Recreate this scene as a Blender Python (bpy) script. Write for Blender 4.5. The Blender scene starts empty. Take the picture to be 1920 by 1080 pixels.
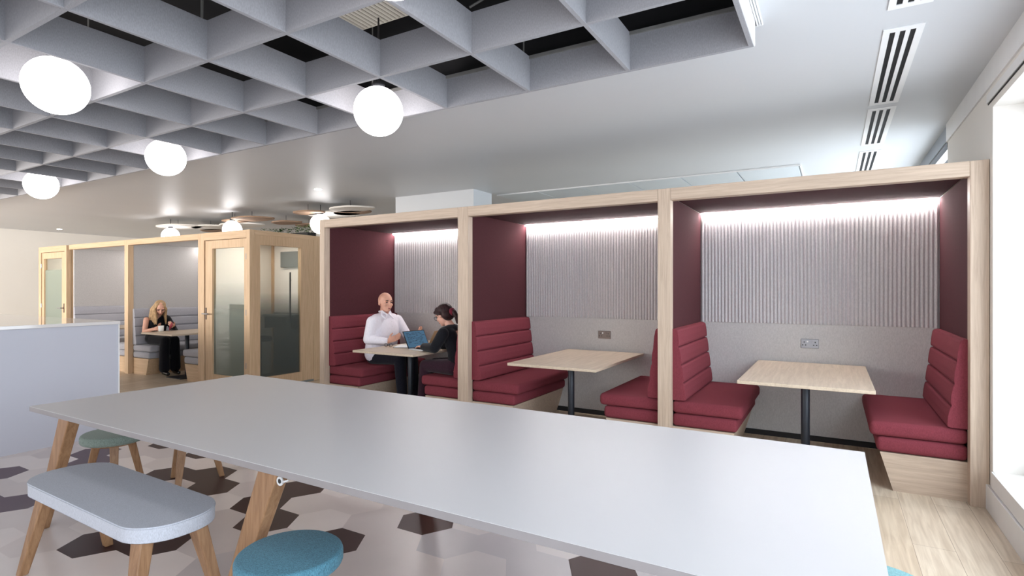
import bpy, bmesh, math, random
from mathutils import Vector, Matrix
PI = math.pi
S = bpy.context.scene
C = S.collection
random.seed(7)

# ---------------------------------------------------------------- camera
cam = bpy.data.objects.new('camera', bpy.data.cameras.new('camera'))
C.objects.link(cam)
cam.location = (0, 0, 1.41)
cam.rotation_euler = (PI/2, 0, math.radians(30.18))
cam.data.sensor_width = 36
cam.data.lens = 1035/1920*36
cam.data.shift_y = 1/1920
cam.data.clip_start = 0.02
S.camera = cam
# ---------------------------------------------------------------- world, lights, exposure
S.view_settings.view_transform = 'Standard'
S.view_settings.look = 'None'
S.view_settings.gamma = 1
S.view_settings.use_curve_mapping = False
S.view_settings.exposure = 0.62
w = bpy.data.worlds.new('world'); S.world = w
w.use_nodes = True
w.node_tree.nodes['Background'].inputs[0].default_value = (0.95, 0.96, 1.0, 1)
w.node_tree.nodes['Background'].inputs[1].default_value = 1.5


def area(name, loc, rot, sx, sy, power, col):
    l = bpy.data.lights.new(name, 'AREA'); l.shape = 'RECTANGLE'
    l.size = sx; l.size_y = sy; l.energy = power; l.color = col
    o = bpy.data.objects.new(name, l); C.objects.link(o)
    o.location = loc; o.rotation_euler = rot
    return o


# daylight through the two windows of the right wall (lights stand in the openings, face -X), plus an added fill at left
area('daylight_near_window', (1.10, 0.55, 1.42), (0, PI/2, 0), 2.2, 7.8, 66, (0.80, 0.89, 1.0))
area('sky_light_near_window', (2.7, 0.8, 3.4), (0, math.radians(45), 0), 2.4, 9.0, 105, (0.84, 0.92, 1.0))
area('fill_light_at_left', (-11.5, -3.9, 1.5), (PI/2, 0, math.radians(25)), 9.0, 2.4, 850, (1.0, 0.95, 0.88))  # unseen warm fill, added to brighten the left end of the room
area('daylight_far_window', (1.10, 7.7, 1.9), (0, PI/2, 0), 1.8, 3.1, 60, (0.84, 0.92, 1.0))

# ---------------------------------------------------------------- materials
M = {}


def srgb(r, g, b):
    def f(v):
        v /= 255
        return v/12.92 if v <= 0.04045 else ((v+0.055)/1.055)**2.4
    return (f(r), f(g), f(b), 1)


def newmat(name, rough=0.6, metal=0.0, spec=0.5):
    m = bpy.data.materials.new(name); m.use_nodes = True
    nt = m.node_tree; b = nt.nodes['Principled BSDF']
    b.inputs['Roughness'].default_value = rough
    b.inputs['Metallic'].default_value = metal
    b.inputs['Specular IOR Level'].default_value = spec
    M[name] = m
    return m, nt, b


def plain(name, col, rough=0.6, metal=0.0, spec=0.5, var=0.05, scale=6, bump=0.0):
    m, nt, b = newmat(name, rough, metal, spec)
    tc = nt.nodes.new('ShaderNodeTexCoord'); n = nt.nodes.new('ShaderNodeTexNoise')
    n.inputs['Scale'].default_value = scale; n.inputs['Detail'].default_value = 3
    nt.links.new(tc.outputs['Object'], n.inputs['Vector'])
    r = nt.nodes.new('ShaderNodeValToRGB')
    r.color_ramp.elements[0].position = 0.3; r.color_ramp.elements[1].position = 0.7
    r.color_ramp.elements[0].color = tuple(c*(1-var) for c in col[:3])+(1,)
    r.color_ramp.elements[1].color = tuple(min(1, c*(1+var)) for c in col[:3])+(1,)
    nt.links.new(n.outputs['Fac'], r.inputs['Fac'])
    nt.links.new(r.outputs['Color'], b.inputs['Base Color'])
    if bump:
        bp = nt.nodes.new('ShaderNodeBump'); bp.inputs['Strength'].default_value = bump
        bp.inputs['Distance'].default_value = 0.002
        nt.links.new(n.outputs['Fac'], bp.inputs['Height']); nt.links.new(bp.outputs['Normal'], b.inputs['Normal'])
    return m


def cloth(name, col, var=0.18, scale=260, bump=0.35, rough=0.95, col2=None):
    m, nt, b = newmat(name, rough, 0, 0.2)
    tc = nt.nodes.new('ShaderNodeTexCoord')
    n1 = nt.nodes.new('ShaderNodeTexNoise'); n1.inputs['Scale'].default_value = scale; n1.inputs['Detail'].default_value = 2
    mp = nt.nodes.new('ShaderNodeMapping'); mp.inputs['Scale'].default_value = (1, 1, 0.35)
    nt.links.new(tc.outputs['Object'], mp.inputs['Vector']); nt.links.new(mp.outputs[0], n1.inputs['Vector'])
    r = nt.nodes.new('ShaderNodeValToRGB')
    r.color_ramp.elements[0].position = 0.32; r.color_ramp.elements[1].position = 0.68
    r.color_ramp.elements[0].color = tuple(c*(1-var) for c in col[:3])+(1,)
    c2 = col2 or tuple(min(1, c*(1+var)) for c in col[:3])
    r.color_ramp.elements[1].color = tuple(c2[:3])+(1,)
    nt.links.new(n1.outputs['Fac'], r.inputs['Fac']); nt.links.new(r.outputs['Color'], b.inputs['Base Color'])
    bp = nt.nodes.new('ShaderNodeBump'); bp.inputs['Strength'].default_value = bump; bp.inputs['Distance'].default_value = 0.001
    nt.links.new(n1.outputs['Fac'], bp.inputs['Height']); nt.links.new(bp.outputs['Normal'], b.inputs['Normal'])
    b.inputs['Sheen Weight'].default_value = 0.0 if 'burgundy' in name else 0.1
    return m


def wood(name, c1, c2, axis='X', rough=0.5, scale=1.0, spec=0.4):
    m, nt, b = newmat(name, rough, 0, spec)
    tc = nt.nodes.new('ShaderNodeTexCoord'); mp = nt.nodes.new('ShaderNodeMapping')
    s = {'X': (1.2, 22, 22), 'Y': (22, 1.2, 22), 'Z': (22, 22, 1.2)}[axis]
    mp.inputs['Scale'].default_value = tuple(v*scale for v in s)
    n = nt.nodes.new('ShaderNodeTexNoise'); n.inputs['Scale'].default_value = 2.0; n.inputs['Detail'].default_value = 5
    n.inputs['Distortion'].default_value = 0.7; n.inputs['Roughness'].default_value = 0.65
    nt.links.new(tc.outputs['Object'], mp.inputs['Vector']); nt.links.new(mp.outputs[0], n.inputs['Vector'])
    r = nt.nodes.new('ShaderNodeValToRGB')
    r.color_ramp.elements[0].position = 0.3; r.color_ramp.elements[1].position = 0.68
    r.color_ramp.elements[0].color = c1; r.color_ramp.elements[1].color = c2
    nt.links.new(n.outputs['Fac'], r.inputs['Fac']); nt.links.new(r.outputs['Color'], b.inputs['Base Color'])
    bp = nt.nodes.new('ShaderNodeBump'); bp.inputs['Strength'].default_value = 0.15; bp.inputs['Distance'].default_value = 0.001
    nt.links.new(n.outputs['Fac'], bp.inputs['Height']); nt.links.new(bp.outputs['Normal'], b.inputs['Normal'])
    return m


def emit(name, col, strength):
    m = bpy.data.materials.new(name); m.use_nodes = True; nt = m.node_tree
    nt.nodes.remove(nt.nodes['Principled BSDF'])
    e = nt.nodes.new('ShaderNodeEmission'); e.inputs[0].default_value = col; e.inputs[1].default_value = strength
    nt.links.new(e.outputs[0], nt.nodes['Material Output'].inputs['Surface'])
    M[name] = m
    return m


plain('ceiling_paint', srgb(206, 208, 211), 0.42, spec=0.35, var=0.012, scale=1.5)
plain('wall_paint', srgb(226, 222, 216), 0.75, var=0.015, scale=1.5)
plain('trim_paint', srgb(226, 226, 226), 0.5, var=0.02)
plain('white_paint', srgb(238, 238, 238), 0.5, var=0.01)
plain('void_black', srgb(26, 25, 27), 0.9, var=0.3, scale=3)
plain('void_grey', srgb(120, 118, 115), 0.6, var=0.15, scale=10)
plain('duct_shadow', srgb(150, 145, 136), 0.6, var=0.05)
plain('duct_beige', srgb(176, 170, 160), 0.6, var=0.05)
plain('void_dark_metal', srgb(58, 58, 62), 0.5, metal=0.4, var=0.2)
plain('vent_black', srgb(14, 14, 18), 0.8, var=0.6, scale=14)
plain('laminate', srgb(190, 188, 189), 0.38, spec=0.4, var=0.01, scale=2)
plain('laminate_edge', srgb(146, 140, 140), 0.5, var=0.04)  # grey edge, with the shade of the table's sides put into the colour
plain('counter_white', srgb(192, 193, 203), 0.45, var=0.015, scale=1)
plain('counter_gloss', srgb(226, 222, 220), 0.06, spec=0.8, var=0.01, scale=1)
plain('black_metal', srgb(38, 42, 50), 0.4, metal=0.3, var=0.1)
plain('steel', srgb(146, 146, 150), 0.32, metal=0.9, var=0.05)
plain('bronze_steel', srgb(110, 98, 92), 0.35, metal=0.8, var=0.05)
plain('plastic_white', srgb(235, 235, 235), 0.4, var=0.01)
plain('plastic_black', srgb(18, 18, 22), 0.4, var=0.1)
plain('grey_rail', srgb(138, 144, 152), 0.5, var=0.04)
plain('dark_gap', srgb(35, 34, 36), 0.8, var=0.1)
plain('ceramic', srgb(238, 238, 234), 0.2, var=0.01)
plain('phone_red', srgb(150, 30, 62), 0.3, var=0.1)
plain('paper', srgb(232, 232, 234), 0.8, var=0.02)
plain('gold_lid', srgb(196, 172, 138), 0.45, metal=0.25, var=0.03)
plain('laptop_silver', srgb(196, 198, 202), 0.4, metal=0.3, var=0.03)
plain('leaf', srgb(48, 92, 44), 0.55, var=0.5, scale=14)
plain('leaf_light', srgb(150, 178, 120), 0.55, var=0.3, scale=14)
plain('raft', srgb(206, 213, 218), 0.45, var=0.03, scale=2)
plain('petal', srgb(222, 216, 208), 0.8, var=0.05)
plain('petal_dark', srgb(150, 122, 100), 0.8, var=0.1)
plain('skin', srgb(212, 160, 138), 0.5, var=0.06, scale=20)
plain('skin_pale', srgb(214, 162, 142), 0.5, var=0.06, scale=20)
plain('lips', srgb(170, 92, 88), 0.5)
plain('eye', srgb(40, 34, 32), 0.3)
plain('boot', srgb(22, 20, 22), 0.25, var=0.1)
plain('grey_panel', srgb(112, 120, 122), 0.6, var=0.03)
cloth('felt_lattice', srgb(146, 145, 149), 0.09, 220, 0.2)
cloth('felt_grey', srgb(196, 194, 192), 0.08, 180, 0.2)
cloth('felt_flute', srgb(202, 198, 198), 0.08, 150, 0.2)
cloth('felt_burgundy', srgb(72, 37, 42), 0.14, 260, 0.25)
cloth('seat_burgundy', srgb(120, 54, 63), 0.14, 300, 0.3)
cloth('felt_booth_grey', srgb(184, 181, 180), 0.08, 180, 0.2)
cloth('seat_grey', srgb(170, 170, 178), 0.10, 260, 0.3)
cloth('bench_grey', srgb(188, 191, 200), 0.12, 330, 0.3)
cloth('stool_blue', srgb(82, 128, 146), 0.34, 330, 0.35)
cloth('stool_green', srgb(132, 146, 138), 0.25, 330, 0.3)
cloth('stool_pale', srgb(150, 178, 190), 0.2, 330, 0.3)
cloth('stool_teal', srgb(116, 160, 164), 0.25, 330, 0.35)
cloth('shirt_white', srgb(232, 228, 236), 0.04, 90, 0.2)
cloth('cloth_black', srgb(20, 20, 26), 0.3, 200, 0.2)
cloth('trousers_dark', srgb(28, 28, 38), 0.3, 200, 0.2)
cloth('trousers_plum', srgb(50, 28, 40), 0.3, 200, 0.2)
cloth('hair_dark', srgb(44, 24, 26), 0.5, 70, 0.8, rough=0.5)
cloth('hair_blonde', srgb(166, 136, 100), 0.35, 60, 0.8, rough=0.5)
cloth('scrunchie', srgb(110, 34, 50), 0.3, 90, 0.5)
for ax in 'XYZ':
    wood('oak_'+ax, srgb(170, 150, 132), srgb(196, 176, 157), ax)
    wood('ash_'+ax, srgb(190, 160, 126), srgb(212, 182, 150), ax)
    wood('leg_'+ax, srgb(132, 96, 66), srgb(172, 134, 100), ax, rough=0.4)
wood('oak_top', srgb(180, 162, 142), srgb(204, 187, 166), 'Y', rough=0.4)
emit('globe_glow', (1.0, 0.97, 0.97, 1), 7.0)
emit('led_glow', (1.0, 0.95, 0.94, 1), 62.0)
emit('downlight_glow', (1.0, 0.9, 0.78, 1), 30.0)
emit('booth_light_glow', (1.0, 0.84, 0.7, 1), 9.0)
emit('led_soft', (1.0, 0.96, 0.92, 1), 24.0)
emit('outside_sky', (0.9, 0.95, 1.0, 1), 2.2)
emit('screen_blue', srgb(84, 118, 146), 0.5)


def glass_mat(name, tint, gloss=0.12, frost=None):
    m = bpy.data.materials.new(name); m.use_nodes = True; nt = m.node_tree
    nt.nodes.remove(nt.nodes['Principled BSDF'])
    out = nt.nodes['Material Output']
    tr = nt.nodes.new('ShaderNodeBsdfTransparent'); tr.inputs[0].default_value = tint
    gl = nt.nodes.new('ShaderNodeBsdfGlossy'); gl.inputs['Roughness'].default_value = 0.02
    lw = nt.nodes.new('ShaderNodeLayerWeight'); lw.inputs[0].default_value = 0.5
    fr = nt.nodes.new('ShaderNodeMath'); fr.operation = 'POWER'; fr.inputs[1].default_value = 4.0
    nt.links.new(lw.outputs['Facing'], fr.inputs[0])
    add = nt.nodes.new('ShaderNodeMath'); add.operation = 'ADD'; add.inputs[1].default_value = gloss; add.use_clamp = True
    nt.links.new(fr.outputs[0], add.inputs[0])
    mx = nt.nodes.new('ShaderNodeMixShader')
    nt.links.new(add.outputs[0], mx.inputs[0]); nt.links.new(tr.outputs[0], mx.inputs[1]); nt.links.new(gl.outputs[0], mx.inputs[2])
    last = mx
    if frost:      # frosted film whose density follows the height on the pane: z0 full, z1 none
        col, z0, z1, dens = frost
        tc = nt.nodes.new('ShaderNodeTexCoord'); sp = nt.nodes.new('ShaderNodeSeparateXYZ')
        nt.links.new(tc.outputs['Object'], sp.inputs[0])
        mr = nt.nodes.new('ShaderNodeMapRange'); mr.inputs[1].default_value = z0; mr.inputs[2].default_value = z1
        mr.inputs[3].default_value = dens; mr.inputs[4].default_value = 0.0
        nt.links.new(sp.outputs[2], mr.inputs[0])
        df = nt.nodes.new('ShaderNodeBsdfDiffuse'); df.inputs[0].default_value = col
        tl = nt.nodes.new('ShaderNodeBsdfTranslucent'); tl.inputs[0].default_value = col
        m2 = nt.nodes.new('ShaderNodeMixShader'); m2.inputs[0].default_value = 0.5
        nt.links.new(df.outputs[0], m2.inputs[1]); nt.links.new(tl.outputs[0], m2.inputs[2])
        m3 = nt.nodes.new('ShaderNodeMixShader')
        nt.links.new(mr.outputs[0], m3.inputs[0]); nt.links.new(mx.outputs[0], m3.inputs[1]); nt.links.new(m2.outputs[0], m3.inputs[2])
        last = m3
    nt.links.new(last.outputs[0], out.inputs['Surface'])
    M[name] = m
    return m


glass_mat('window_glass', (0.97, 0.99, 1, 1), 0.0)
glass_mat('door_glass', (0.80, 0.84, 0.82, 1), 0.10, (srgb(150, 160, 154), 1.0, 1.5, 0.6))
glass_mat('side_glass', (0.85, 0.87, 0.86, 1), 0.06, (srgb(110, 118, 118), 1.0, 1.35, 0.55))
glass_mat('green_glass', (0.86, 0.9, 0.87, 1), 0.05, (srgb(178, 188, 178), 1.75, 1.78, 0.7))
glass_mat('lens_glass', (0.95, 0.95, 0.95, 1), 0.1)


def floor_wood():
    m, nt, b = newmat('floor_wood', 0.38, 0, 0.45)
    tc = nt.nodes.new('ShaderNodeTexCoord'); mp = nt.nodes.new('ShaderNodeMapping')
    mp.inputs['Rotation'].default_value = (0, 0, PI/2)
    br = nt.nodes.new('ShaderNodeTexBrick')
    br.inputs['Scale'].default_value = 1.0; br.inputs['Brick Width'].default_value = 1.5; br.inputs['Row Height'].default_value = 0.19
    br.inputs['Mortar Size'].default_value = 0.0014; br.inputs['Mortar Smooth'].default_value = 0.3
    br.inputs['Color1'].default_value = srgb(224, 210, 190); br.inputs['Color2'].default_value = srgb(208, 190, 166)
    br.inputs['Mortar'].default_value = srgb(150, 132, 112)
    nt.links.new(tc.outputs['Object'], mp.inputs['Vector']); nt.links.new(mp.outputs[0], br.inputs['Vector'])
    m2 = nt.nodes.new('ShaderNodeMapping'); m2.inputs['Scale'].default_value = (26, 1.6, 1)
    n = nt.nodes.new('ShaderNodeTexNoise'); n.inputs['Scale'].default_value = 1.6; n.inputs['Detail'].default_value = 6; n.inputs['Distortion'].default_value = 0.6
    nt.links.new(tc.outputs['Object'], m2.inputs['Vector']); nt.links.new(m2.outputs[0], n.inputs['Vector'])
    r = nt.nodes.new('ShaderNodeValToRGB')
    r.color_ramp.elements[0].position = 0.3; r.color_ramp.elements[0].color = (0.74, 0.70, 0.66, 1)
    r.color_ramp.elements[1].position = 0.65; r.color_ramp.elements[1].color = (1, 1, 1, 1)
    nt.links.new(n.outputs['Fac'], r.inputs['Fac'])
    mx = nt.nodes.new('ShaderNodeMixRGB'); mx.blend_type = 'MULTIPLY'; mx.inputs[0].default_value = 1
    nt.links.new(br.outputs['Color'], mx.inputs[1]); nt.links.new(r.outputs['Color'], mx.inputs[2])
    nt.links.new(mx.outputs[0], b.inputs['Base Color'])


floor_wood()
HEXCOLS = [srgb(238, 228, 223), srgb(228, 217, 212), srgb(218, 207, 203), srgb(206, 198, 197), srgb(190, 184, 186), srgb(172, 170, 175)]
for i, c in enumerate(HEXCOLS):
    plain('vinyl_%d' % i, c, 0.3, spec=0.45, var=0.02, scale=5)
plain('vinyl_plum', srgb(54, 28, 30), 0.42, spec=0.4, var=0.08, scale=3)
plain('vinyl_mauve', srgb(100, 80, 90), 0.42, spec=0.4, var=0.05, scale=3)


# ---------------------------------------------------------------- mesh helpers
def box(bm, x0, x1, y0, y1, z0, z1, bev=0.0, seg=2):
    vs = [bm.verts.new(p) for p in ((x0, y0, z0), (x1, y0, z0), (x1, y1, z0), (x0, y1, z0), (x0, y0, z1), (x1, y0, z1), (x1, y1, z1), (x0, y1, z1))]
    fs = [bm.faces.new([vs[i] for i in q]) for q in ((3, 2, 1, 0), (4, 5, 6, 7), (0, 1, 5, 4), (1, 2, 6, 5), (2, 3, 7, 6), (3, 0, 4, 7))]
    if bev:
        es = list({e for f in fs for e in f.edges})
        bmesh.ops.bevel(bm, geom=es, offset=bev, segments=seg, profile=0.5, affect='EDGES')
    return bm


def B(*a, **k):
    return box(bmesh.new(), *a, **k)


def prism(bm, pts, axis, a0, a1, bev=0.0, seg=2):
    """pts: 2D outline. axis 'y': pts=(x,z) extruded over y; 'x': pts=(y,z); 'z': pts=(x,y)."""
    def mk(p, a):
        return {'y': (p[0], a, p[1]), 'x': (a, p[0], p[1]), 'z': (p[0], p[1], a)}[axis]
    A = [bm.verts.new(mk(p, a0)) for p in pts]; Bv = [bm.verts.new(mk(p, a1)) for p in pts]
    n = len(pts); fs = [bm.faces.new(A), bm.faces.new(Bv[::-1])]
    for i in range(n):
        fs.append(bm.faces.new((A[i], Bv[i], Bv[(i+1) % n], A[(i+1) % n])))
    if bev:
        es = list(fs[0].edges)+list(fs[1].edges)
        bmesh.ops.bevel(bm, geom=es, offset=bev, segments=seg, profile=0.5, affect='EDGES')
    bmesh.ops.recalc_face_normals(bm, faces=bm.faces[:])
    return bm


def cone(bm, p0, p1, r0, r1, n=20, caps=True):
    p0 = Vector(p0); p1 = Vector(p1); d = (p1-p0)
    q = d.to_track_quat('Z', 'Y'); ra = []; rb = []
    for i in range(n):
        a = 2*PI*i/n; v = q @ Vector((math.cos(a), math.sin(a), 0))
        ra.append(bm.verts.new(p0+v*r0)); rb.append(bm.verts.new(p1+v*r1))
    for i in range(n):
        bm.faces.new((ra[i], ra[(i+1) % n], rb[(i+1) % n], rb[i]))
    if caps:
        bm.faces.new(ra[::-1]); bm.faces.new(rb)
    return bm


def lathe(bm, prof, n=32, c=(0, 0, 0)):
    rings = []
    for r, z in prof:
        if r < 1e-6: rings.append([bm.verts.new((c[0], c[1], c[2]+z))])
        else: rings.append([bm.verts.new((c[0]+r*math.cos(2*PI*i/n), c[1]+r*math.sin(2*PI*i/n), c[2]+z)) for i in range(n)])
    for a, b in zip(rings, rings[1:]):
        for i in range(n):
            j = (i+1) % n
            if len(a) == 1 and len(b) > 1: bm.faces.new((a[0], b[j], b[i]))
            elif len(b) == 1 and len(a) > 1: bm.faces.new((a[i], a[j], b[0]))
            elif len(a) > 1: bm.faces.new((a[i], a[j], b[j], b[i]))
    bmesh.ops.recalc_face_normals(bm, faces=bm.faces[:])
    return bm


def board(bm, p0, p1, a0, a1, bev=0.006):
    """tapered board from p0 (top) to p1 (bottom); a=(wx,wy) sections, horizontal ends"""
    vs = []
    for p, a in ((p1, a1), (p0, a0)):
        for sx, sy in ((-1, -1), (1, -1), (1, 1), (-1, 1)):
            vs.append(bm.verts.new((p[0]+sx*a[0]/2, p[1]+sy*a[1]/2, p[2])))
    fs = [bm.faces.new([vs[i] for i in q]) for q in ((3, 2, 1, 0), (4, 5, 6, 7), (0, 1, 5, 4), (1, 2, 6, 5), (2, 3, 7, 6), (3, 0, 4, 7))]
    if bev:
        bmesh.ops.bevel(bm, geom=list({e for f in fs for e in f.edges}), offset=bev, segments=2, profile=0.5, affect='EDGES')
    return bm


def obj(name, bm, mat, parent=None, smooth=False, loc=None):
    me = bpy.data.meshes.new(name); bm.to_mesh(me); bm.free()
    for m in (mat if isinstance(mat, (list, tuple)) else [mat]):
        me.materials.append(M[m])
    if smooth:
        me.shade_smooth()
        if smooth == 'auto':
            for e in me.edges: pass
    o = bpy.data.objects.new(name, me); C.objects.link(o)
    if parent: o.parent = parent
    if loc: o.location = loc
    if smooth == 'auto':
        md = o.modifiers.new('wn', 'WEIGHTED_NORMAL'); md.keep_sharp = True
    return o


def thing(name, label, cat, loc=(0, 0, 0), rotz=0, group=None):
    o = bpy.data.objects.new(name, None); C.objects.link(o); o.empty_display_size = 0.1
    o.location = loc; o.rotation_euler = (0, 0, rotz)
    o['label'] = label; o['category'] = cat
    if group: o['group'] = group
    return o


def tag(o, label, cat, group=None, kind=None):
    if label: o['label'] = label
    if cat: o['category'] = cat
    if group: o['group'] = group
    if kind: o['kind'] = kind
    return o


def struct(name, bm, mat, parent=None, label=None, cat=None):
    o = obj(name, bm, mat, parent)
    if not parent:
        o['kind'] = 'structure'
        if label: o['label'] = label
        if cat: o['category'] = cat
    return o


def dup(root, loc, rotz=None, label=None, group=None):
    r = root.copy(); C.objects.link(r); r.location = loc
    if rotz is not None: r.rotation_euler = (0, 0, rotz)
    if label: r['label'] = label
    if group: r['group'] = group

    def rec(a, b):
        for ch in [x for x in bpy.data.objects if x.parent == a]:
            c = ch.copy(); C.objects.link(c); c.parent = b
            rec(ch, c)
    rec(root, r)
    return r


# ================================================================ SETTING
XW = 0.868      # right wall plane
ZC = 2.85       # ceiling
XL = -17.2
YB = 9.5
# floor: vinyl hexagons in front, wood boards by the booths (one floor)
HY = 3.2
bm = bmesh.new()


def quad(bm, x0, x1, y0, y1, z, mi=0):
    f = bm.faces.new([bm.verts.new(p) for p in ((x0, y0, z), (x1, y0, z), (x1, y1, z), (x0, y1, z))]); f.material_index = mi
    return f


quad(bm, XL, XW, HY, YB, 0.0, 0)
dark = {(0, 0), (1, 0), (1, 1), (3, 0), (4, 1), (5, 0), (8, 2), (6, 2), (-3, 1), (-2, 0), (-7, 1), (2, -2), (1, -2), (14, 1), (-12, 0), (-5, -3), (-9, -2)}
mauve = {(9, -2), (6, -2), (7, -3), (8, 0), (9, 0)}
hs, hh = 0.187, 0.3235
rnd = random.Random(3)
for i in range(-16, 62):
    for j in range(-16, 6):
        cx = -2.967-0.2805*i; cy = 2.146+(0.16175 if i % 2 else 0)+hh*j
        if cx > XW+0.3 or cy > HY+0.3: continue
        pts = [(cx+hs*math.cos(k*PI/3), cy+hh/2*(math.sin(k*PI/3)/math.sin(PI/3))) for k in range(6)]
        pts = [(min(x, XW), min(y, HY)) for x, y in pts]
        uniq = []
        for p in pts:
            if all(abs(p[0]-q[0])+abs(p[1]-q[1]) > 1e-5 for q in uniq): uniq.append(p)
        if len(uniq) < 3: continue
        f = bm.faces.new([bm.verts.new((p[0], p[1], 0.0)) for p in uniq])
        v = rnd.random()
        # lighter vinyl to the left of the room, greyer tiles towards the window
        if (i, j) in dark: mi = 1
        elif (i, j) in mauve: mi = 2
        elif (i > 14 or i < -8) and v > 0.9: mi = 1 if v > 0.95 else 2
        else:
            t = min(1, max(0, (cx+3.2)/2.2))
            mi = 3+min(5, int(rnd.random()*2.7+2.6*t))
        f.material_index = mi
bmesh.ops.recalc_face_normals(bm, faces=bm.faces[:])
for f in bm.faces:
    if f.normal.z < 0: f.normal_flip()
me = bpy.data.meshes.new('floor'); bm.to_mesh(me); bm.free()
for n in ['floor_wood', 'vinyl_plum', 'vinyl_mauve']+['vinyl_%d' % i for i in range(6)]:
    me.materials.append(M[n])
fl = bpy.data.objects.new('floor', me); C.objects.link(fl); fl['kind'] = 'structure'
fl['label'] = 'floor of pale hexagonal vinyl tiles with plum ones, and oak boards by the booths'; fl['category'] = 'floor'

# ceiling with the rectangular opening for the felt lattice
OX0, OX1, OY0, OY1 = -13.9, -0.356, -2.4, 3.255
bm = bmesh.new()
box(bm, XL, XW, OY1, YB, ZC, ZC+0.1)
box(bm, OX1, XW, -4.0, OY1, ZC, ZC+0.1)
box(bm, XL, OX0, -4.0, OY1, ZC, ZC+0.1)
box(bm, OX0, OX1, -4.0, OY0, ZC, ZC+0.1)
struct('ceiling', bm, 'ceiling_paint', label='smooth white plasterboard ceiling', cat='ceiling')
# black painted void above the opening
bm = bmesh.new()
box(bm, OX0, OX1, OY0, OY1, 3.75, 3.8)
box(bm, OX0-0.05, OX0, OY0, OY1, ZC+0.1, 3.8)
box(bm, OX1, OX1+0.05, OY0, OY1, ZC+0.1, 3.8)
box(bm, OX0, OX1, OY1, OY1+0.05, ZC+0.1, 3.8)
box(bm, OX0, OX1, OY0-0.05, OY0, ZC+0.1, 3.8)
struct('wall_void', bm, 'void_black', label='black painted void above the felt lattice', cat='void')
# stepped white trim around the opening
bm = bmesh.new()
for k, (o_, z) in enumerate(((0.0, 2.832), (0.011, 2.838), (0.022, 2.843))):
    t = 0.006
    box(bm, OX1+o_, OX1+o_+t, OY0, OY1+o_+t, z, ZC)
    box(bm, OX0, OX1+o_, OY1+o_, OY1+o_+t, z, ZC)
struct('trim_1', bm, 'white_paint', label='stepped white trim around the ceiling opening', cat='trim')

# right wall with two window openings
TH = 0.32
WY0, WY1, WZ0, WZ1 = -3.4, 4.515, 0.262, 2.55
VY0, VY1, VZ0, VZ1 = 6.10, 9.2, 0.9, 2.849
bm = bmesh.new()
box(bm, XW, XW+TH, WY1, VY0, 0, 3.0)
box(bm, XW, XW+TH, WY0, WY1, WZ1, 3.0)
box(bm, XW, XW+TH, WY0, WY1, 0, WZ0)
box(bm, XW, XW+TH, VY0, VY1, 0, VZ0)
box(bm, XW, XW+TH, VY0, VY1, VZ1, 3.0)
box(bm, XW, XW+TH, VY1, YB+.1, 0, 3.0)
box(bm, XW, XW+TH, -4.0, WY0, 0, 3.0)
struct('wall_right', bm, 'wall_paint', label='off-white wall with the deep window openings', cat='wall')
struct('wall_back', B(XL, XW, YB, YB+0.1, 0, 3.0), 'wall_paint', label='plain wall behind the booths', cat='wall')
struct('wall_left', B(XL-0.1, XL, -4.0, YB, 0, 3.0), 'wall_paint', label='plain cream wall at the far left end', cat='wall')
# added board standing in for a shade edge under the ceiling, and grooved window architrave
struct('trim_2', B(XW-0.012, XW, -3.9, VY0-0.005, 2.69, ZC), 'trim_paint', label='thin board standing in for a shade band along the top of the window wall', cat='trim')
bm = bmesh.new()
box(bm, XW-0.008, XW, WY0, 4.64, 2.604, 2.66)
struct('trim_3', bm, 'trim_paint', label='architrave board over the near window', cat='trim')
struct('trim_4', B(XW-0.003, XW-0.0005, WY0, 4.63, 2.592, 2.603), 'dark_gap', label='dark groove under the architrave', cat='trim')
# skirting + sill casing
bm = bmesh.new()
box(bm, XW-0.022, XW, -3.9, 4.66, 0, 0.157, 0.003)
struct('baseboard_right', bm, 'trim_paint', label='white skirting board under the window sill', cat='baseboard')
bm = bmesh.new()
box(bm, XW-0.012, XW, -3.9, 4.5, 0.163, 0.262, 0.002)
struct('trim_5', bm, 'trim_paint', label='sill casing above the skirting board', cat='trim')
# windows
wn = tag(thing('window_1', 'large bright window beside the burgundy booths', 'window', (XW, WY1, WZ0)), None, None, kind='structure')
bm = bmesh.new()
for (y0, y1, z0, z1) in ((WY0, WY1, WZ0, WZ0+0.05), (WY0, WY1, WZ1-0.05, WZ1), (WY1-0.05, WY1, WZ0, WZ1), (WY0, WY0+0.05, WZ0, WZ1), (1.8, 1.86, WZ0, WZ1), (-0.9, -0.84, WZ0, WZ1)):
    box(bm, 0.2, 0.26, y0-WY1, y1-WY1, z0-WZ0, z1-WZ0)
obj('window_frame', bm, 'white_paint', wn)
obj('pane', B(0.225, 0.231, WY0-WY1+.03, -.03, .03, WZ1-WZ0-.03), 'window_glass', wn)
wn = tag(thing('window_2', 'window with grey top rail behind the booth end', 'window', (XW, VY0, VZ0)), None, None, kind='structure')
H2 = VZ1-VZ0; L2 = VY1-VY0
bm = bmesh.new()
box(bm, 0.0, 0.06, 0, L2, H2-0.135, H2)
obj('blind_housing', bm, 'grey_rail', wn)
bm = bmesh.new()
box(bm, 0.005, 0.05, 0, L2, H2-0.15, H2-0.136)
box(bm, -0.003, 0.05, 0.0, 0.012, H2-0.20, H2)
obj('dark_rail', bm, 'plastic_black', wn)
bm = bmesh.new()
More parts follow.
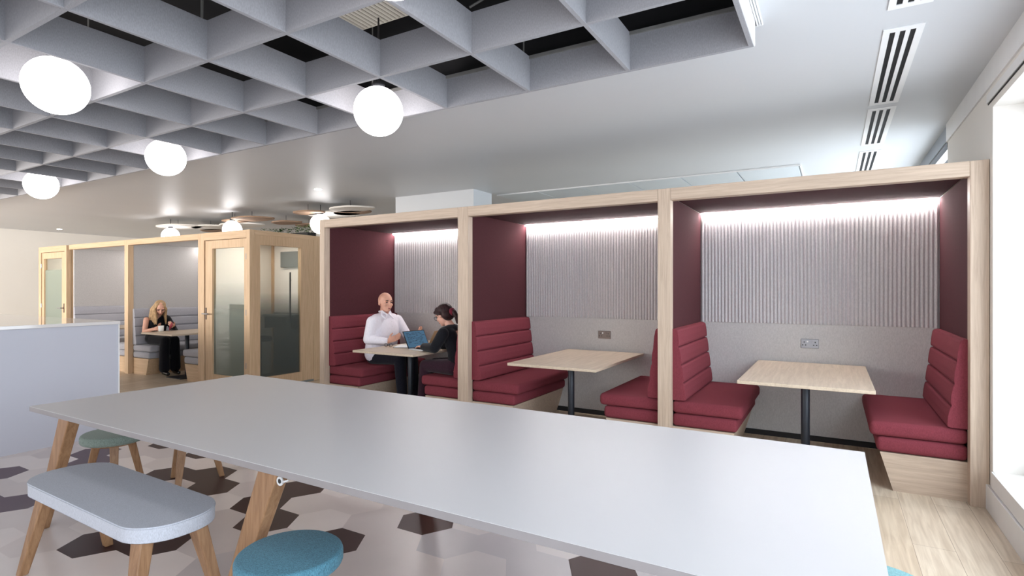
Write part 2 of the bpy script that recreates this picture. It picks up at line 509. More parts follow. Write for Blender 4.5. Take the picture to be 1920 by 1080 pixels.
for (y0, y1, z0, z1) in ((0.012, L2, H2-0.21, H2-0.151), (0.012, L2, H2-0.30, H2-0.285), (0.09, 0.11, 0, H2-.2), (0.9, 0.93, 0, H2-.2), (1.9, 1.93, 0, H2-.2), (0.012, L2, 0, 0.05), (0, .03, 0, H2-.2), (L2-.03, L2, 0, H2-.2)):
    box(bm, 0.12, 0.17, y0, y1, z0, z1)
obj('window_frame', bm, 'grey_rail', wn)
obj('pane', B(0.14, 0.146, .02, L2-.02, .03, H2-.2), 'window_glass', wn)
# bright street daylight seen through the windows
o = obj('sky_backdrop', B(5.6, 5.65, -12, 18, -1, 8), 'outside_sky')
o['kind'] = 'structure'; o['label'] = 'overcast sky seen through the windows'; o['category'] = 'sky'

# pillar behind the booths
struct('wall_pillar', B(-5.97, -4.487, 6.61, 7.10, 0, ZC), 'ceiling_paint', label='white square pillar rising behind the burgundy booths', cat='pillar')
# suspended raft of pale panels behind the booths
t = thing('ceiling_raft', 'flat pale grey ceiling raft of panels behind the burgundy booths', 'ceiling panel', (-2.4, 7.2, 2.83))
rx = [-4.44, -3.75, -3.055, -2.37, -1.69, -1.015, -0.34]
for a, b in zip(rx, rx[1:]):
    obj('panel', B(a+2.4+.008, b+2.4-.008, 0, 1.25, 0.0, 0.016), 'raft', t)
bm = bmesh.new(); box(bm, -2.05, 2.075, -0.012, -0.004, 0.0, 0.018); box(bm, 2.068, 2.076, -0.004, 1.25, 0.0, 0.018)
obj('edge_trim', bm, 'trim_paint', t)

# ================================================================ CEILING LATTICE
P_ = 0.672; LX = -0.378; LY = 3.185; NX = 19; NY = 7
ZB0, ZB1 = 2.70, 2.925
t = thing('ceiling_lattice', 'grey felt baffle lattice hanging in the ceiling opening', 'ceiling lattice', (LX-P_*NX/2, LY-P_*NY/2, ZB1))
W_, D_ = P_*NX, P_*NY
for k in range(NX+1):
    x = W_/2-P_*k
    obj('baffle', B(x-.012, x+.012, -D_/2, D_/2, ZB0-ZB1, 0, 0.0015, 1), 'felt_lattice', t)
for k in range(NY+1):
    y = D_/2-P_*k
    obj('baffle', B(-W_/2-.012, W_/2+.012, y-.012, y+.012, ZB0-ZB1+.001, -.001), 'felt_lattice', t)
obj('end_board', B(W_/2+.0125, W_/2+.019, -D_/2-.012, D_/2+.012, ZB0-ZB1+.002, 0), 'white_paint', t)
bm = bmesh.new(); box(bm, -W_/2, W_/2, D_/2-.026, D_/2-.012, -.02, 0.0); box(bm, -W_/2, W_/2, -D_/2+.012, -D_/2+.026, -.02, 0)
obj('fixing_rail', bm, 'void_grey', t)
for i in range(0, NX+1, 2):
    for j in range(0, NY+1, 2):
        if j in (0, 2, 4):
            x = W_/2-P_*i; y = D_/2-P_*j
            obj('hanging_rod', cone(bmesh.new(), (x-.03, y-.02, -0.01), (x-.03, y-.02, 3.75-ZB1), .005, .005, 6), 'void_grey', t)

# services in the void
vt = thing('air_duct', 'beige ribbed air unit above the lattice', 'duct', (-2.9, 3.0, 3.3))
obj('casing', B(-.45, .55, -1.3, -.05, 0, .3, .01), 'duct_beige', vt)
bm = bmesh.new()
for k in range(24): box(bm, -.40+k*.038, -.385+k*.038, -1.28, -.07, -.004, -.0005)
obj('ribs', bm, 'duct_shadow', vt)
obj('rail', B(-.55, -.46, -1.3, -.05, -.03, .05), 'void_dark_metal', vt)
vt = thing('cable_tray', 'dark ladder cable tray above the lattice at left', 'cable tray', (-4.9, 1.25, 3.3))
bm = bmesh.new()
box(bm, -2.5, 2.5, -.2, -.18, 0, .06); box(bm, -2.5, 2.5, .18, .2, 0, .06)
for k in range(34): box(bm, -2.5+k*.15, -2.47+k*.15, -.18, .18, 0, .02)
obj('tray', bm, 'void_grey', vt)
for k, (x, y, l_) in enumerate(((-.62, 2.92, .5), (-1.25, 2.95, .45), (-1.5, 2.3, .5), (-1.9, 2.95, .4), (-2.1, 2.2, .5), (-.8, 2.3, .5), (-3.9, 2.3, .4), (-3.5, 1.6, .45), (-4.9, 1.7, .45), (-2.6, 1.7, .45))):
    o = obj('hanging_cable', cone(bmesh.new(), (x, y, 3.75-l_), (x+.02, y, 3.75), .007, .007, 6), 'void_grey')
    tag(o, 'thin grey cable hanging in the dark void above the lattice', 'cable', 'cables hanging in the ceiling void')
for i_, (a, b) in enumerate((((-1.3, 2.9, 3.25), (-0.6, 2.75, 3.4)), ((-1.0, 2.9, 3.2), (-.55, 3.0, 3.5)), ((-2.0, 2.9, 3.2), (-1.6, 3.1, 3.45)))):
    o = obj('bracing_rod', cone(bmesh.new(), a, b, .008, .008, 6), 'void_grey')
    tag(o, ['thin grey bracing rod in the void at the lattice corner, lower one', 'thin grey bracing rod in the void at the lattice corner, steeper one', 'thin grey bracing rod in the void, left one'][i_], 'rod')
o = obj('cable_bundle', cone(bmesh.new(), (-4.7, 2.86, 3.1), (-4.2, 3.0, 3.15), .03, .03, 8), 'leaf'); tag(o, 'green cable bundle in the void above the lattice', 'cable')

# globe pendants
GR = 0.168


def globe(loc, label, group, r=GR, top=3.75, disc=False):
    t = thing('globe_pendant', label, 'pendant light', loc, 0, group)
    bm = bmesh.new(); bmesh.ops.create_uvsphere(bm, u_segments=40, v_segments=24, radius=r)
    obj('globe', bm, 'globe_glow', t, True)
    obj('collar', cone(bmesh.new(), (0, 0, r-.012), (0, 0, r+.03), .05, .04, 20), 'void_dark_metal', t, True)
    obj('stem', cone(bmesh.new(), (0, 0, r+.03), (0, 0, top-loc[2]), .006, .006, 8), 'void_dark_metal', t, True)
    return t


gl = [((-2.730, 2.849, 2.64), 'glowing white globe light nearest the burgundy booths'),
      ((-5.418, 2.849, 2.64), 'glowing white globe light at the lattice edge, middle of three in a row'),
      ((-8.106, 2.849, 2.64), 'glowing white globe light farthest along the lattice edge at far left'),
      ((-4.074, 1.505, 2.64), 'large glowing white globe light at the upper left'),
      ((-1.386, 1.505, 2.64), 'glowing white globe light cut by the top of the photo')]
for l, lab in gl: globe(l, lab, 'globe lights in the felt lattice', top=3.29 if l[0] == -2.730 else 3.75)
for l, lab in (((-11.9, 6.35, 2.5), 'far globe light above the grey booths, left one'),
               ((-9.8, 6.35, 2.52), 'far globe light above the grey booths, middle one'),
               ((-7.62, 6.55, 2.52), 'far globe light beside the burgundy booth end')):
    globe(l, lab, 'globe lights under the far ceiling', r=.17, top=ZC)

# floating ceiling petals (far)
pet = [(-11.9, 6.5, .55, 0), (-11.4, 6.9, .5, 0), (-11.9, 7.3, .4, 1), (-9.95, 6.5, .3, 1), (-9.35, 6.45, .45, 1), (-10.5, 7.0, .55, 0), (-9.3, 7.15, .35, 1), (-9.3, 7.7, .35, 1),
       (-7.75, 6.4, .3, 1), (-7.6, 6.8, .5, 0), (-7.1, 6.75, .35, 1), (-6.8, 6.45, .4, 0)]
places = ['above the left far globe', 'right of the left far globe', 'small brown one right of the left far globe', 'small brown one above the middle far globe',
          'brown one right of the middle far globe', 'wide pale one below the middle far globe', 'brown one between middle and right far globes',
          'brown one just left of the plants', 'small brown one by the right far globe', 'wide pale one by the right far globe',
          'brown one right of the right far globe', 'pale one over the burgundy booth end']
for (x, y, r, k), pl in zip(pet, places):
    t = thing('ceiling_petal', 'thin floating acoustic disc, '+pl, 'acoustic disc', (x, y, 2.71), 0, 'floating discs under the far ceiling')
    rr = random.Random(int(x*100)); n = 28
    pts = [(r*(1+.12*math.sin(3*a+rr.random()*.2)+.06*math.cos(2*a+x))*math.cos(a), .7*r*(1+.1*math.cos(2*a+y))*math.sin(a)) for a in [2*PI*q/n for q in range(n)]]
    obj('disc', prism(bmesh.new(), pts, 'z', -.012, .012), 'petal_dark' if k else 'petal', t)
    obj('wire', cone(bmesh.new(), (0, 0, .012), (0, 0, .139), .004, .004, 6), 'void_dark_metal', t)

# downlights
for l, lab in (((-6.46, 5.51), 'small round ceiling downlight above the burgundy booths'), ((-16.2, 6.05), 'small round ceiling downlight at the far left wall')):
    t = thing('downlight', lab, 'downlight', (l[0], l[1], ZC))
    obj('rim', lathe(bmesh.new(), [(.05, -.001), (.065, -.003), (.068, -.0008)], 24), 'white_paint', t)
    obj('lamp', lathe(bmesh.new(), [(0, -.004), (.05, -.004), (.05, -.001)], 24), 'downlight_glow', t)

# slot diffusers
vy = [(1.62, 3.44, 'cut by the top of the photo'), (3.70, 5.16, 'longest in view'), (5.28, 6.57, 'middle one'), (6.85, 8.2, 'farthest, partly behind the booth header')]
for y0, y1, lab in vy:
    L = y1-y0
    t = thing('slot_diffuser', 'white three-slot ceiling air diffuser, '+lab, 'air vent', (0.338, (y0+y1)/2, ZC), 0, 'slot air diffusers in the ceiling')
    bm = bmesh.new()
    for a, b in ((-.095, -.062), (-.036, -.014), (.012, .034), (.060, .095)): box(bm, a, b, -L/2+.045, L/2-.045, -.007, -.0005)
    box(bm, -.095, .095, -L/2, -L/2+.045, -.007, -.0005); box(bm, -.095, .095, L/2-.045, L/2, -.007, -.0005)
    obj('frame', bm, 'white_paint', t)
    for a, b in ((-.062, -.036), (-.014, .012), (.034, .060)):
        obj('slot', B(a, b, -L/2+.045, L/2-.045, -.003, -.0005), 'vent_black', t)

# ================================================================ BOOTHS
YF = 4.584


def booth(x0, x1, postL, postR, label, group, yf, wood_, lining, depth=1.236, ztop=2.237, zu=2.138, led=True, fluted=True, leftpost=False, rightpost=False):
    """x0,x1 inner faces; local origin = centre of the front opening on the floor"""
    cx = (x0+x1)/2; h = (x1-x0)/2
    t = thing('booth', label, 'booth', (cx, yf, 0), 0, group)
    if leftpost: obj('post', B(-h-postL, -h, 0, .085, 0, ztop, .002, 1), wood_+'_Z', t)
    obj('post', B(h, h+postR, 0, .085, 0, ztop, .002, 1), wood_+'_Z', t)
    obj('header', B(-h+.001, h-.001, 0, .085, zu, ztop, .002, 1), wood_+'_X', t)
    zc = zu+.03
    obj('ceiling_panel', B(-h, h, .086, depth, zc, zc+.03), lining, t)
    obj('roof', B(-h-(postL if leftpost else 0), h+postR, .086, depth+.05, zc+.031, ztop-.01), wood_+'_X', t)
    # wall linings are set back a few millimetres behind the post faces
    obj('side_panel', B(-h-.045, -h-.006, .086, depth, 0, zc), lining, t)
    obj('side_panel', B(h+.006, h+.045, .086, depth, 0, zc), lining, t)
    obj('back_panel', B(-h-.006, h+.006, depth, depth+.04, 0, zc), 'felt_grey' if fluted else lining, t)
    if fluted:
        bm = bmesh.new(); n = round(2*h/.0315); pw = 2*h/n
        zb, zt = 1.078, zc-.005; prof = [(-h, depth-.001)]
        for i in range(n):
            for q in (0.04, .25, .5, .75, .96):
                prof.append((-h+pw*(i+q), depth-.004-.018*math.sin(PI*q)**.8))
        prof.append((h, depth-.001))
        lo = [bm.verts.new((x, y, zb)) for x, y in prof]; hi = [bm.verts.new((x, y, zt)) for x, y in prof]
        for i in range(len(prof)-1): bm.faces.new((lo[i], lo[i+1], hi[i+1], hi[i]))
        bm.faces.new(lo[::-1]); bm.faces.new(hi)
        obj('fluted_panel', bm, 'felt_flute', t)
    if led:
        obj('led_strip', B(-h+.005, h-.005, depth-.05, depth-.022, zc-.014, zc-.001), 'led_glow' if fluted else 'led_soft', t)
    if rightpost:
        obj('end_panel', B(h+postR-.03, h+postR-.001, .086, depth+.04, 0, ztop-.012), wood_+'_Z', t)
    if leftpost:
        obj('end_panel', B(-h-postL+.001, -h-postL+.03, .086, depth+.04, 0, ztop-.012), wood_+'_Z', t)
    obj('skirting', B(-h, h, depth-.012, depth-.0015, 0, .05), 'dark_gap', t)
    return t


X1a, X1b = -5.267, -3.306
X2a, X2b = -3.181, -1.263
X3a, X3b = -1.157, 0.768
gB = 'burgundy lined booths'
booth(X1a, X1b, .08, .125, 'burgundy lined oak booth where the man and woman sit', gB, YF, 'oak', 'felt_burgundy', leftpost=True)
booth(X2a, X2b, 0, .106, 'empty burgundy lined oak booth in the middle of the row', gB, YF, 'oak', 'felt_burgundy')
booth(X3a, X3b, 0, .097, 'empty burgundy lined oak booth beside the window', gB, YF, 'oak', 'felt_burgundy', rightpost=True)

YL = 4.70
G1a, G1b = -12.203, -10.196
G2a, G2b = -10.081, -8.081
gG = 'grey lined booths'
booth(G1a, G1b, 0, .115, 'grey lined timber booth, partly behind the white counter', gG, YL, 'ash', 'felt_booth_grey', ztop=2.216, zu=2.13, fluted=False)
booth(G2a, G2b, 0, .05, 'grey lined timber booth where the blonde woman sits', gG, YL, 'ash', 'felt_booth_grey', ztop=2.216, zu=2.13, fluted=False)


def banquette(label, group, fabric, wd, loc, rot):
    t = thing('banquette', label, 'bench seat', loc, rot, group); L = .595
    bm = bmesh.new(); prism(bm, [(0.001, 0), (.412, 0), (.489, .262), (0.001, .262)], 'y', -L+.006, L-.006)
    obj('plinth', bm, wd, t)
    for z0, z1, d, nm in ((.264, .370, .51, 'lower_cushion'), (.372, .476, .55, 'upper_cushion')):
        bm = bmesh.new(); box(bm, 0.001, d, -L, L, z0, z1, .032, 4)
        obj(nm, bm, fabric, t, True)
    pts = [(0.001, .478)]; z = .478; n = 4; hgt = (1.072-.478)/n

    def xf(z): return .108-.072*(z-.478)/(1.072-.478)
    for i in range(n):
        for q, bul in ((.012, -.014), (.05, .004), (.15, .009), (.5, .011), (.85, .009), (.95, .004), (.988, -.014)):
            zz = z+hgt*(i+q); pts.append((xf(zz)+bul, zz))
    pts.append((xf(1.072)-.02, 1.074)); pts.append((0.001, 1.074))
    bm = bmesh.new(); prism(bm, pts, 'y', -L, L, .006, 2)
    obj('backrest', bm, fabric, t)
    return t


sB = 'burgundy benches in the booths'
yc = YF+.086+.6-.02
bq = banquette('burgundy bench with channelled back, the man sits on it', sB, 'seat_burgundy', 'oak_X', (X1a-.006, yc, 0), 0)
dup(bq, (X1b+.006, yc, 0), PI, 'burgundy bench under the dark-haired woman')
dup(bq, (X2a-.006, yc, 0), 0, 'left burgundy bench of the middle booth')
dup(bq, (X2b+.006, yc, 0), PI, 'right burgundy bench of the middle booth')
dup(bq, (X3a-.006, yc, 0), 0, 'left burgundy bench of the booth beside the window')
dup(bq, (X3b+.006, yc, 0), PI, 'right burgundy bench of the booth beside the window, plinth showing')
sG = 'grey benches in the far booths'
yg = YL+.086+.6-.02
bg = banquette('grey bench with channelled back under the blonde woman', sG, 'seat_grey', 'ash_X', (G2a-.006, yg, 0), 0)
dup(bg, (G2b+.006, yg, 0), PI, 'grey bench across the table from the blonde woman')
dup(bg, (G1a-.006, yg, 0), 0, 'grey bench of the far booth behind the white counter')
dup(bg, (G1b+.006, yg, 0), PI, 'grey bench end seen between the counter and the timber post')


def booth_table(label, group, loc, top='oak_top'):
    t = thing('booth_table', label, 'table', loc, 0, group)
    obj('tabletop', B(-.435, .435, -.47, .90, .698, .723, .003, 2), top, t)
    obj('column', cone(bmesh.new(), (0, 0, .012), (0, 0, .69), .031, .031, 24), 'black_metal', t, 'auto')
    obj('base_plate', B(-.2, .2, -.22, .22, 0, .012, .004, 1), 'black_metal', t)
    obj('mounting_plate', B(-.12, .12, -.12, .12, .688, .6975), 'black_metal', t)
    return t


tb = 'oak tables in the burgundy booths'
bt = booth_table('oak topped table between the man and the woman', tb, (-4.20, 4.90, 0))
dup(bt, (-2.17, 4.86, 0), 0, 'empty oak topped table in the middle booth')
dup(bt, (-0.187, 4.89, 0), 0, 'empty oak topped table in the booth beside the window')
tg = 'oak tables in the grey booths'
dup(bt, (-8.93, 5.02, 0), 0, 'oak topped table in front of the blonde woman', tg)
dup(bt, (-11.15, 5.02, 0), 0, 'oak topped table in the booth behind the white counter', tg)


def socket(label, loc, metal):
    t = thing('power_socket', label, 'socket', loc, 0, 'double power sockets')
    obj('plate', B(-.073, .073, -.008, 0, -.043, .043, .003, 2), metal, t)
    for s in (-1, 1):
        bm = bmesh.new()
        box(bm, s*.045-.004, s*.045+.004, -.0095, -.0075, .008, .02)
        box(bm, s*.045-.017, s*.045-.007, -.0095, -.0075, -.018, -.008); box(bm, s*.045+.007, s*.045+.017, -.0095, -.0075, -.018, -.008)
        obj('outlet', bm, 'plastic_black', t)
        obj('switch', B(s*.018-.007, s*.018+.007, -.012, -.0075, .012, .028, .001, 1), 'plastic_white' if s < 0 else metal, t)
    return t


socket('silver double power socket above the table beside the window', (-0.187, YF+1.236, .898), 'steel')
socket('dark bronze double power socket in the middle booth', (-2.195, YF+1.236, .896), 'bronze_steel')

# ================================================================ PHONE BOXES


def phone_box(x0, x1, label, group, hinge_left, side=True, glassm='door_glass'):
    t = thing('phone_booth', label, 'phone booth', (x0, YL, 0), 0, group)
    w_ = x1-x0; D = 1.236; zt = 2.216
    for (a, b, c, d) in ((0, .10, 0, .09), (w_-.075, w_, 0, .075), (0, .10, D-.09, D), (w_-.075, w_, D-.16, D)):
        obj('post', B(a, b, c, d, 0, zt, .002, 1), 'ash_Z', t)
    obj('header', B(.10, w_-.075, 0, .085, 2.108, zt), 'ash_X', t)
    obj('roof', B(0.005, w_-.005, .09, D-.005, 2.15, 2.2), 'ash_X', t)
    obj('back_wall', B(.10, w_-.075, D-.06, D-.01, 0.03, 2.15), 'white_paint', t)
    obj('side_wall', B(0.02, .06, .09, D-.09, 0.03, 2.15), 'wall_paint', t)
    obj('floor_plate', B(.005, w_-.005, .01, D, 0.001, .03), 'grey_panel', t)
    # door with mitred frame
    d0, d1, z0, z1 = .118, w_-.088, .035, 2.10
    g0, g1, h0, h1 = .285, w_-.138, .175, 1.985
    if hinge_left: g0, g1 = .20, w_-.21
    d = obj('door', frame_mesh((d0, z0, d1, z1), (g0, h0, g1, h1), 0.012, .07, 'y'), 'ash_Z', t)
    obj('glass', B(g0-.005, g1+.005, .038, .046, h0-.005, h1+.005), glassm, d)
    hx = d1-.03 if hinge_left else d0+.02
    bm = bmesh.new(); box(bm, hx-.012, hx+.012, .004, .012, .96, 1.13)
    hp = obj('handle_plate', bm, 'bronze_steel', d)
    sgn = -1 if hinge_left else 1
    bm = bmesh.new(); cone(bm, (hx, .004, 1.045), (hx, -.045, 1.045), .009, .009, 12); box(bm, min(hx-.01*sgn, hx+.13*sgn), max(hx-.01*sgn, hx+.13*sgn), -.055, -.035, 1.036, 1.054, .003, 1)
    obj('handle', bm, 'steel', d)
    for zz in (.35, 1.08, 1.85):
        xx = d1+.008 if not hinge_left else d0-.008
        obj('hinge', cone(bmesh.new(), (xx, .004, zz-.04), (xx, .004, zz+.04), .008, .008, 10), 'steel', d)
    if side:
        s = obj('side_window', frame_mesh((.076, .03, D-.161, 2.15), (.165, .165, .845, 2.02), w_-.075, w_-.005, 'x'), 'ash_Z', t)
        obj('glass', B(w_-.045, w_-.037, .16, .85, .16, 2.025), 'side_glass', s)
        obj('top_rail', B(w_-.075, w_, .076, D-.16, 2.151, zt), 'ash_Y', t)
    else:
        obj('side_wall', B(w_-.06, w_-.02, .076, D-.16, 0.03, 2.15), 'felt_booth_grey', t)
    # fittings inside
    obj('ceiling_light', B(.35, w_-.35, .4, .8, 2.135, 2.149), 'booth_light_glow', t)
    obj('dado_panel', B(.061, w_-.08, D-.075, D-.0605, .03, 1.02), 'grey_panel', t)
    return t


def frame_mesh(outer, inner, a0, a1, axis):
    """rectangular frame with mitred corners; outer/inner=(u0,v0,u1,v1)"""
    bm = bmesh.new()
    def mk(u, v, a): return (u, a, v) if axis == 'y' else (a, u, v)
    def ring(r, a): return [bm.verts.new(mk(u, v, a)) for u, v in ((r[0], r[1]), (r[2], r[1]), (r[2], r[3]), (r[0], r[3]))]
    o0, i0, o1, i1 = ring(outer, a0), ring(inner, a0), ring(outer, a1), ring(inner, a1)
    for k in range(4):
        n = (k+1) % 4
        bm.faces.new((o0[k], o0[n], i0[n], i0[k])); bm.faces.new((o1[n], o1[k], i1[k], i1[n]))
        bm.faces.new((o0[n], o0[k], o1[k], o1[n])); bm.faces.new((i0[k], i0[n], i1[n], i1[k]))
    bmesh.ops.recalc_face_normals(bm, faces=bm.faces[:])
    # thin dark-line mitres
    return bm


pb = phone_box(-8.031, -6.865, 'glazed timber phone booth at the corner next to the burgundy booths', 'timber phone booths', False)
pb2 = phone_box(-13.491, -12.31, 'narrow-looking timber phone booth at the far left with greenish glass', 'timber phone booths', True, side=True, glassm='green_glass')
# things inside the corner phone booth
o = obj('wall_screen', B(-7.72, -7.30, 5.83, 5.86, 1.75, 2.0), 'grey_panel'); tag(o, 'pale rectangular panel high inside the corner phone booth', 'panel')
t = thing('desk', 'small shelf desk inside the corner phone booth', 'desk', (-7.3, 5.62, 0))
obj('top', B(-.36, .33, -.16, .22, .98, 1.01), 'grey_panel', t)
for x in (-.32, .29): obj('bracket', B(x-.015, x+.015, -.14, .22, .80, .98), 'black_metal', t)
t = thing('stool', 'dark stool inside the corner phone booth', 'stool', (-7.35, 5.2, .03))
obj('seat', lathe(bmesh.new(), [(0, .60), (.15, .60), (.17, .62), (.17, .65), (.15, .67), (0, .67)], 24), 'cloth_black', t, True)
obj('stem', cone(bmesh.new(), (0, 0, .02), (0, 0, .6), .025, .025, 12), 'black_metal', t, True)
obj('base', lathe(bmesh.new(), [(0, 0), (.18, 0), (.18, .015), (0, .03)], 24), 'black_metal', t, True)
t = thing('door_pull', 'tall black bar handle behind the side glass of the corner phone booth', 'handle', (-6.93, 5.40, .03))
obj('bar', cone(bmesh.new(), (0, 0, .88), (0, 0, 1.62), .012, .012, 12), 'plastic_black', t, True)
for z in (1.0, 1.5): obj('standoff', cone(bmesh.new(), (0, 0, z), (.02, 0, z), .008, .008, 8), 'plastic_black', t, True)

# plants on the phone booth roof
t = thing('roof_planter', 'trough of green plants on top of the corner phone booth', 'plant', (-7.45, 5.95, 2.216))
obj('trough', B(-.55, .5, -.22, -.06, 0, .06), 'plastic_black', t)
for mat, nn, sd in (('leaf', 330, 5), ('leaf_light', 70, 6)):
    bm = bmesh.new(); rr = random.Random(sd)
    for k in range(nn):
        x = rr.uniform(-.6, .5) if mat == 'leaf' else rr.uniform(.2, .55)
        c = Vector((x, -.14+rr.uniform(-.10, .10), .05+rr.uniform(0, .11)))
        a = rr.uniform(0, 2*PI); d = Vector((math.cos(a), math.sin(a), rr.uniform(-.2, .6))).normalized()
        s = d.cross(Vector((0, 0, 1))).normalized()*.014; l = rr.uniform(.035, .06)
        bm.faces.new([bm.verts.new(v) for v in (c, c+d*l*.5+s, c+d*l, c+d*l*.5-s)])
    obj('leaves' if mat == 'leaf' else 'pale_leaves', bm, mat, t)

# ================================================================ COUNTER
t = thing('counter', 'long white island counter with glossy top at left', 'counter', (-8.0, 0.3, 0))
obj('body', B(-2.5, 1.975, -3.0, 2.42, 0, 1.062), 'counter_white', t)
obj('worktop', B(-2.52, 1.99, -3.02, 2.435, 1.063, 1.093, .002, 1), 'counter_gloss', t)
obj('end_panel', B(-2.51, 1.985, 2.421, 2.43, 0, 1.062), 'white_paint', t)

# ================================================================ COMMUNAL TABLE
TX0, TX1, TY0, TY1 = -3.955, 0.112, 1.335, 2.682
t = thing('communal_table', 'long white-topped communal table on splayed wooden legs', 'table', ((TX0+TX1)/2, (TY0+TY1)/2, 0))
hx, hy = (TX1-TX0)/2, (TY1-TY0)/2
tt = obj('tabletop', B(-hx, hx, -hy, hy, .712, .7375, .001, 1), 'laminate_edge', t)
obj('laminate_sheet', B(-hx, hx, -hy, hy, .7376, .740), 'laminate', tt)
for (x, dx) in ((-hx+.20, -.28), (-.03, -.28), (hx-.2, .28)):
    for s in (-1, 1):
        obj('leg', board(bmesh.new(), (x, s*(hy-.125), .711), (x+dx, -(hy-.085) if s < 0 else hy+.067, 0), (.125, .065), (.085, .05), .006), 'leg_Z', t)
obj('cross_rail', B(-hx+.2, hx-.2, -.04, .04, .66, .711), 'leg_X', t)
for x in (-hx+.20, -.03, hx-.2): obj('cross_rail', B(x-.03, x+.03, -hy+.16, hy-.16, .665, .711), 'leg_Y', t)
# white ring bracket on the middle leg
bm = bmesh.new(); n = 20
for i in range(n):
    a = 2*PI*i/n; b = 2*PI*(i+1)/n
    cone(bm, (.014*math.cos(a), 0, .014*math.sin(a)), (.014*math.cos(b), 0, .014*math.sin(b)), .005, .005, 6)
cone(bm, (.016, 0, -.002), (.05, 0, .012), .006, .002, 8)
rg = obj('cable_ring', bm, 'plastic_white', t, True, loc=(.035, -hy+.088, .650))
obj('screw', cone(bmesh.new(), (0, .006, 0), (0, -.003, 0), .0095, .0095, 12), 'plastic_black', rg)


# ================================================================ STOOLS
def stool(label, fabric, loc, rot=0, r=.187, zt=.455):
    t = thing('round_stool', label, 'stool', loc, rot, None)
    prof = [(0, zt-.06), (r-.012, zt-.06), (r-.004, zt-.054), (r, zt-.045), (r, zt-.018), (r-.004, zt-.008), (r-.014, zt-.001), (0, zt+.002)]
    bm = lathe(bmesh.new(), prof, 56)
    obj('seat', bm, fabric, t, 'auto')
    obj('seat_plate', lathe(bmesh.new(), [(0, zt-.075), (r*.75, zt-.075), (r*.78, zt-.061), (0, zt-.061)], 32), 'leg_X', t)
    for k in range(3):
        a = k*2*PI/3; c, s = math.cos(a), math.sin(a)
        obj('leg', board(bmesh.new(), (.105*c, .105*s, zt-.062), (.2*c, .2*s, 0), (.062, .05), (.036, .034), .006), 'leg_Z', t)
    return t


stool('turquoise blue round stool in front of the white table', 'stool_blue', (-1.715, 1.335, 0), .25, r=.187)
stool('pale blue round stool cut by the bottom edge of the photo', 'stool_pale', (-1.07, 1.285, 0), .5)
stool('teal round stool at the right end of the white table', 'stool_teal', (0.118, 2.12, 0), .2, r=.195)
stool('grey-green round stool at the left end of the white table', 'stool_green', (-4.17, 1.86, 0), math.radians(-24), zt=.45)
stool('round stool mostly hidden behind the white table, only its legs show', 'stool_green', (-4.056, 2.31, 0), math.radians(65.6), zt=.45)

t = thing('bench', 'light grey upholstered bench with rounded corners and wooden legs', 'bench', (-2.912, 1.31, 0), -.02)
pts = []
L_, W2, rr_ = 1.225/2, .365/2, .165
for cx, cy, a0 in ((L_-rr_, W2-rr_, 0), (-L_+rr_, W2-rr_, 90), (-L_+rr_, -W2+rr_, 180), (L_-rr_, -W2+rr_, 270)):
    for k in range(13):
        a = math.radians(a0+k*7.5); pts.append((cx+rr_*math.cos(a), cy+rr_*math.sin(a)))
bm = prism(bmesh.new(), pts, 'z', .398, .462, .008, 3)
obj('seat', bm, 'bench_grey', t, 'auto')
pts2 = [(x*1.002, y*1.006) for x, y in pts]
bm = bmesh.new()
for i in range(len(pts2)):
    a = pts2[i]; b = pts2[(i+1) % len(pts2)]
    cone(bm, (a[0], a[1], .4535), (b[0], b[1], .4535), .0022, .0022, 5, False)
obj('piping', bm, 'bench_grey', t)
obj('seat_plate', B(-.52, .52, -.13, .13, .384, .3975), 'leg_X', t)
for sx in (-1, 1):
    for sy in (-1, 1):
        obj('leg', board(bmesh.new(), (sx*.47, sy*.105, .397), (sx*.535, sy*.185, 0), (.085, .055), (.042, .04), .006), 'leg_Z', t)

# ================================================================ TABLE ITEMS
TZ = .7235
t = thing('laptop', 'open laptop with a blue screen in front of the woman', 'laptop', (-4.09, 4.925, TZ), -.12)
obj('base', B(0, .225, -.165, .165, 0, .014, .004, 2), 'laptop_silver', t)
obj('keyboard', B(.03, .12, -.14, .14, .0141, .0155), 'plastic_black', t)
lid = obj('lid', B(-.008, 0, -.165, .165, 0, .215, .003, 1), 'plastic_black', t, loc=(0, 0, .012)); lid.rotation_euler = (0, -.48, 0)
sc = obj('screen', B(.0002, .0012, -.155, .155, .01, .205), 'screen_blue', lid)
bm = bmesh.new(); rr = random.Random(2)
for k in range(9):
    z = .18-k*.016; y = -.13
    while y < .1:
        wv = rr.uniform(.01, .05)
        if rr.random() > .25: box(bm, .0013, .0016, y, y+wv, z, z+.004)
        y += wv+.01
obj('screen_text', bm, 'trousers_dark', sc)
t = thing('laptop', 'second laptop with tan lid turned towards the man', 'laptop', (-4.14, 5.26, TZ), .1)
obj('base', B(-.215, 0, -.15, .15, 0, .014, .004, 2), 'laptop_silver', t)
lid = obj('lid', B(0, .008, -.15, .15, 0, .205, .003, 1), 'gold_lid', t, loc=(0, 0, .012)); lid.rotation_euler = (0, .5, 0)
t = thing('notebook', 'open white notebook in front of the man', 'notebook', (-4.36, 5.0, TZ), .4)
obj('pages', B(-.1, .1, -.14, .14, .003, .012, .003, 1), 'paper', t)
obj('cover', B(-.106, .106, -.146, .146, 0, .003), 'cloth_black', t)
t = thing('eyeglasses', 'dark folded eyeglasses lying on the oak table', 'glasses', (-4.50, 4.86, TZ), .3)


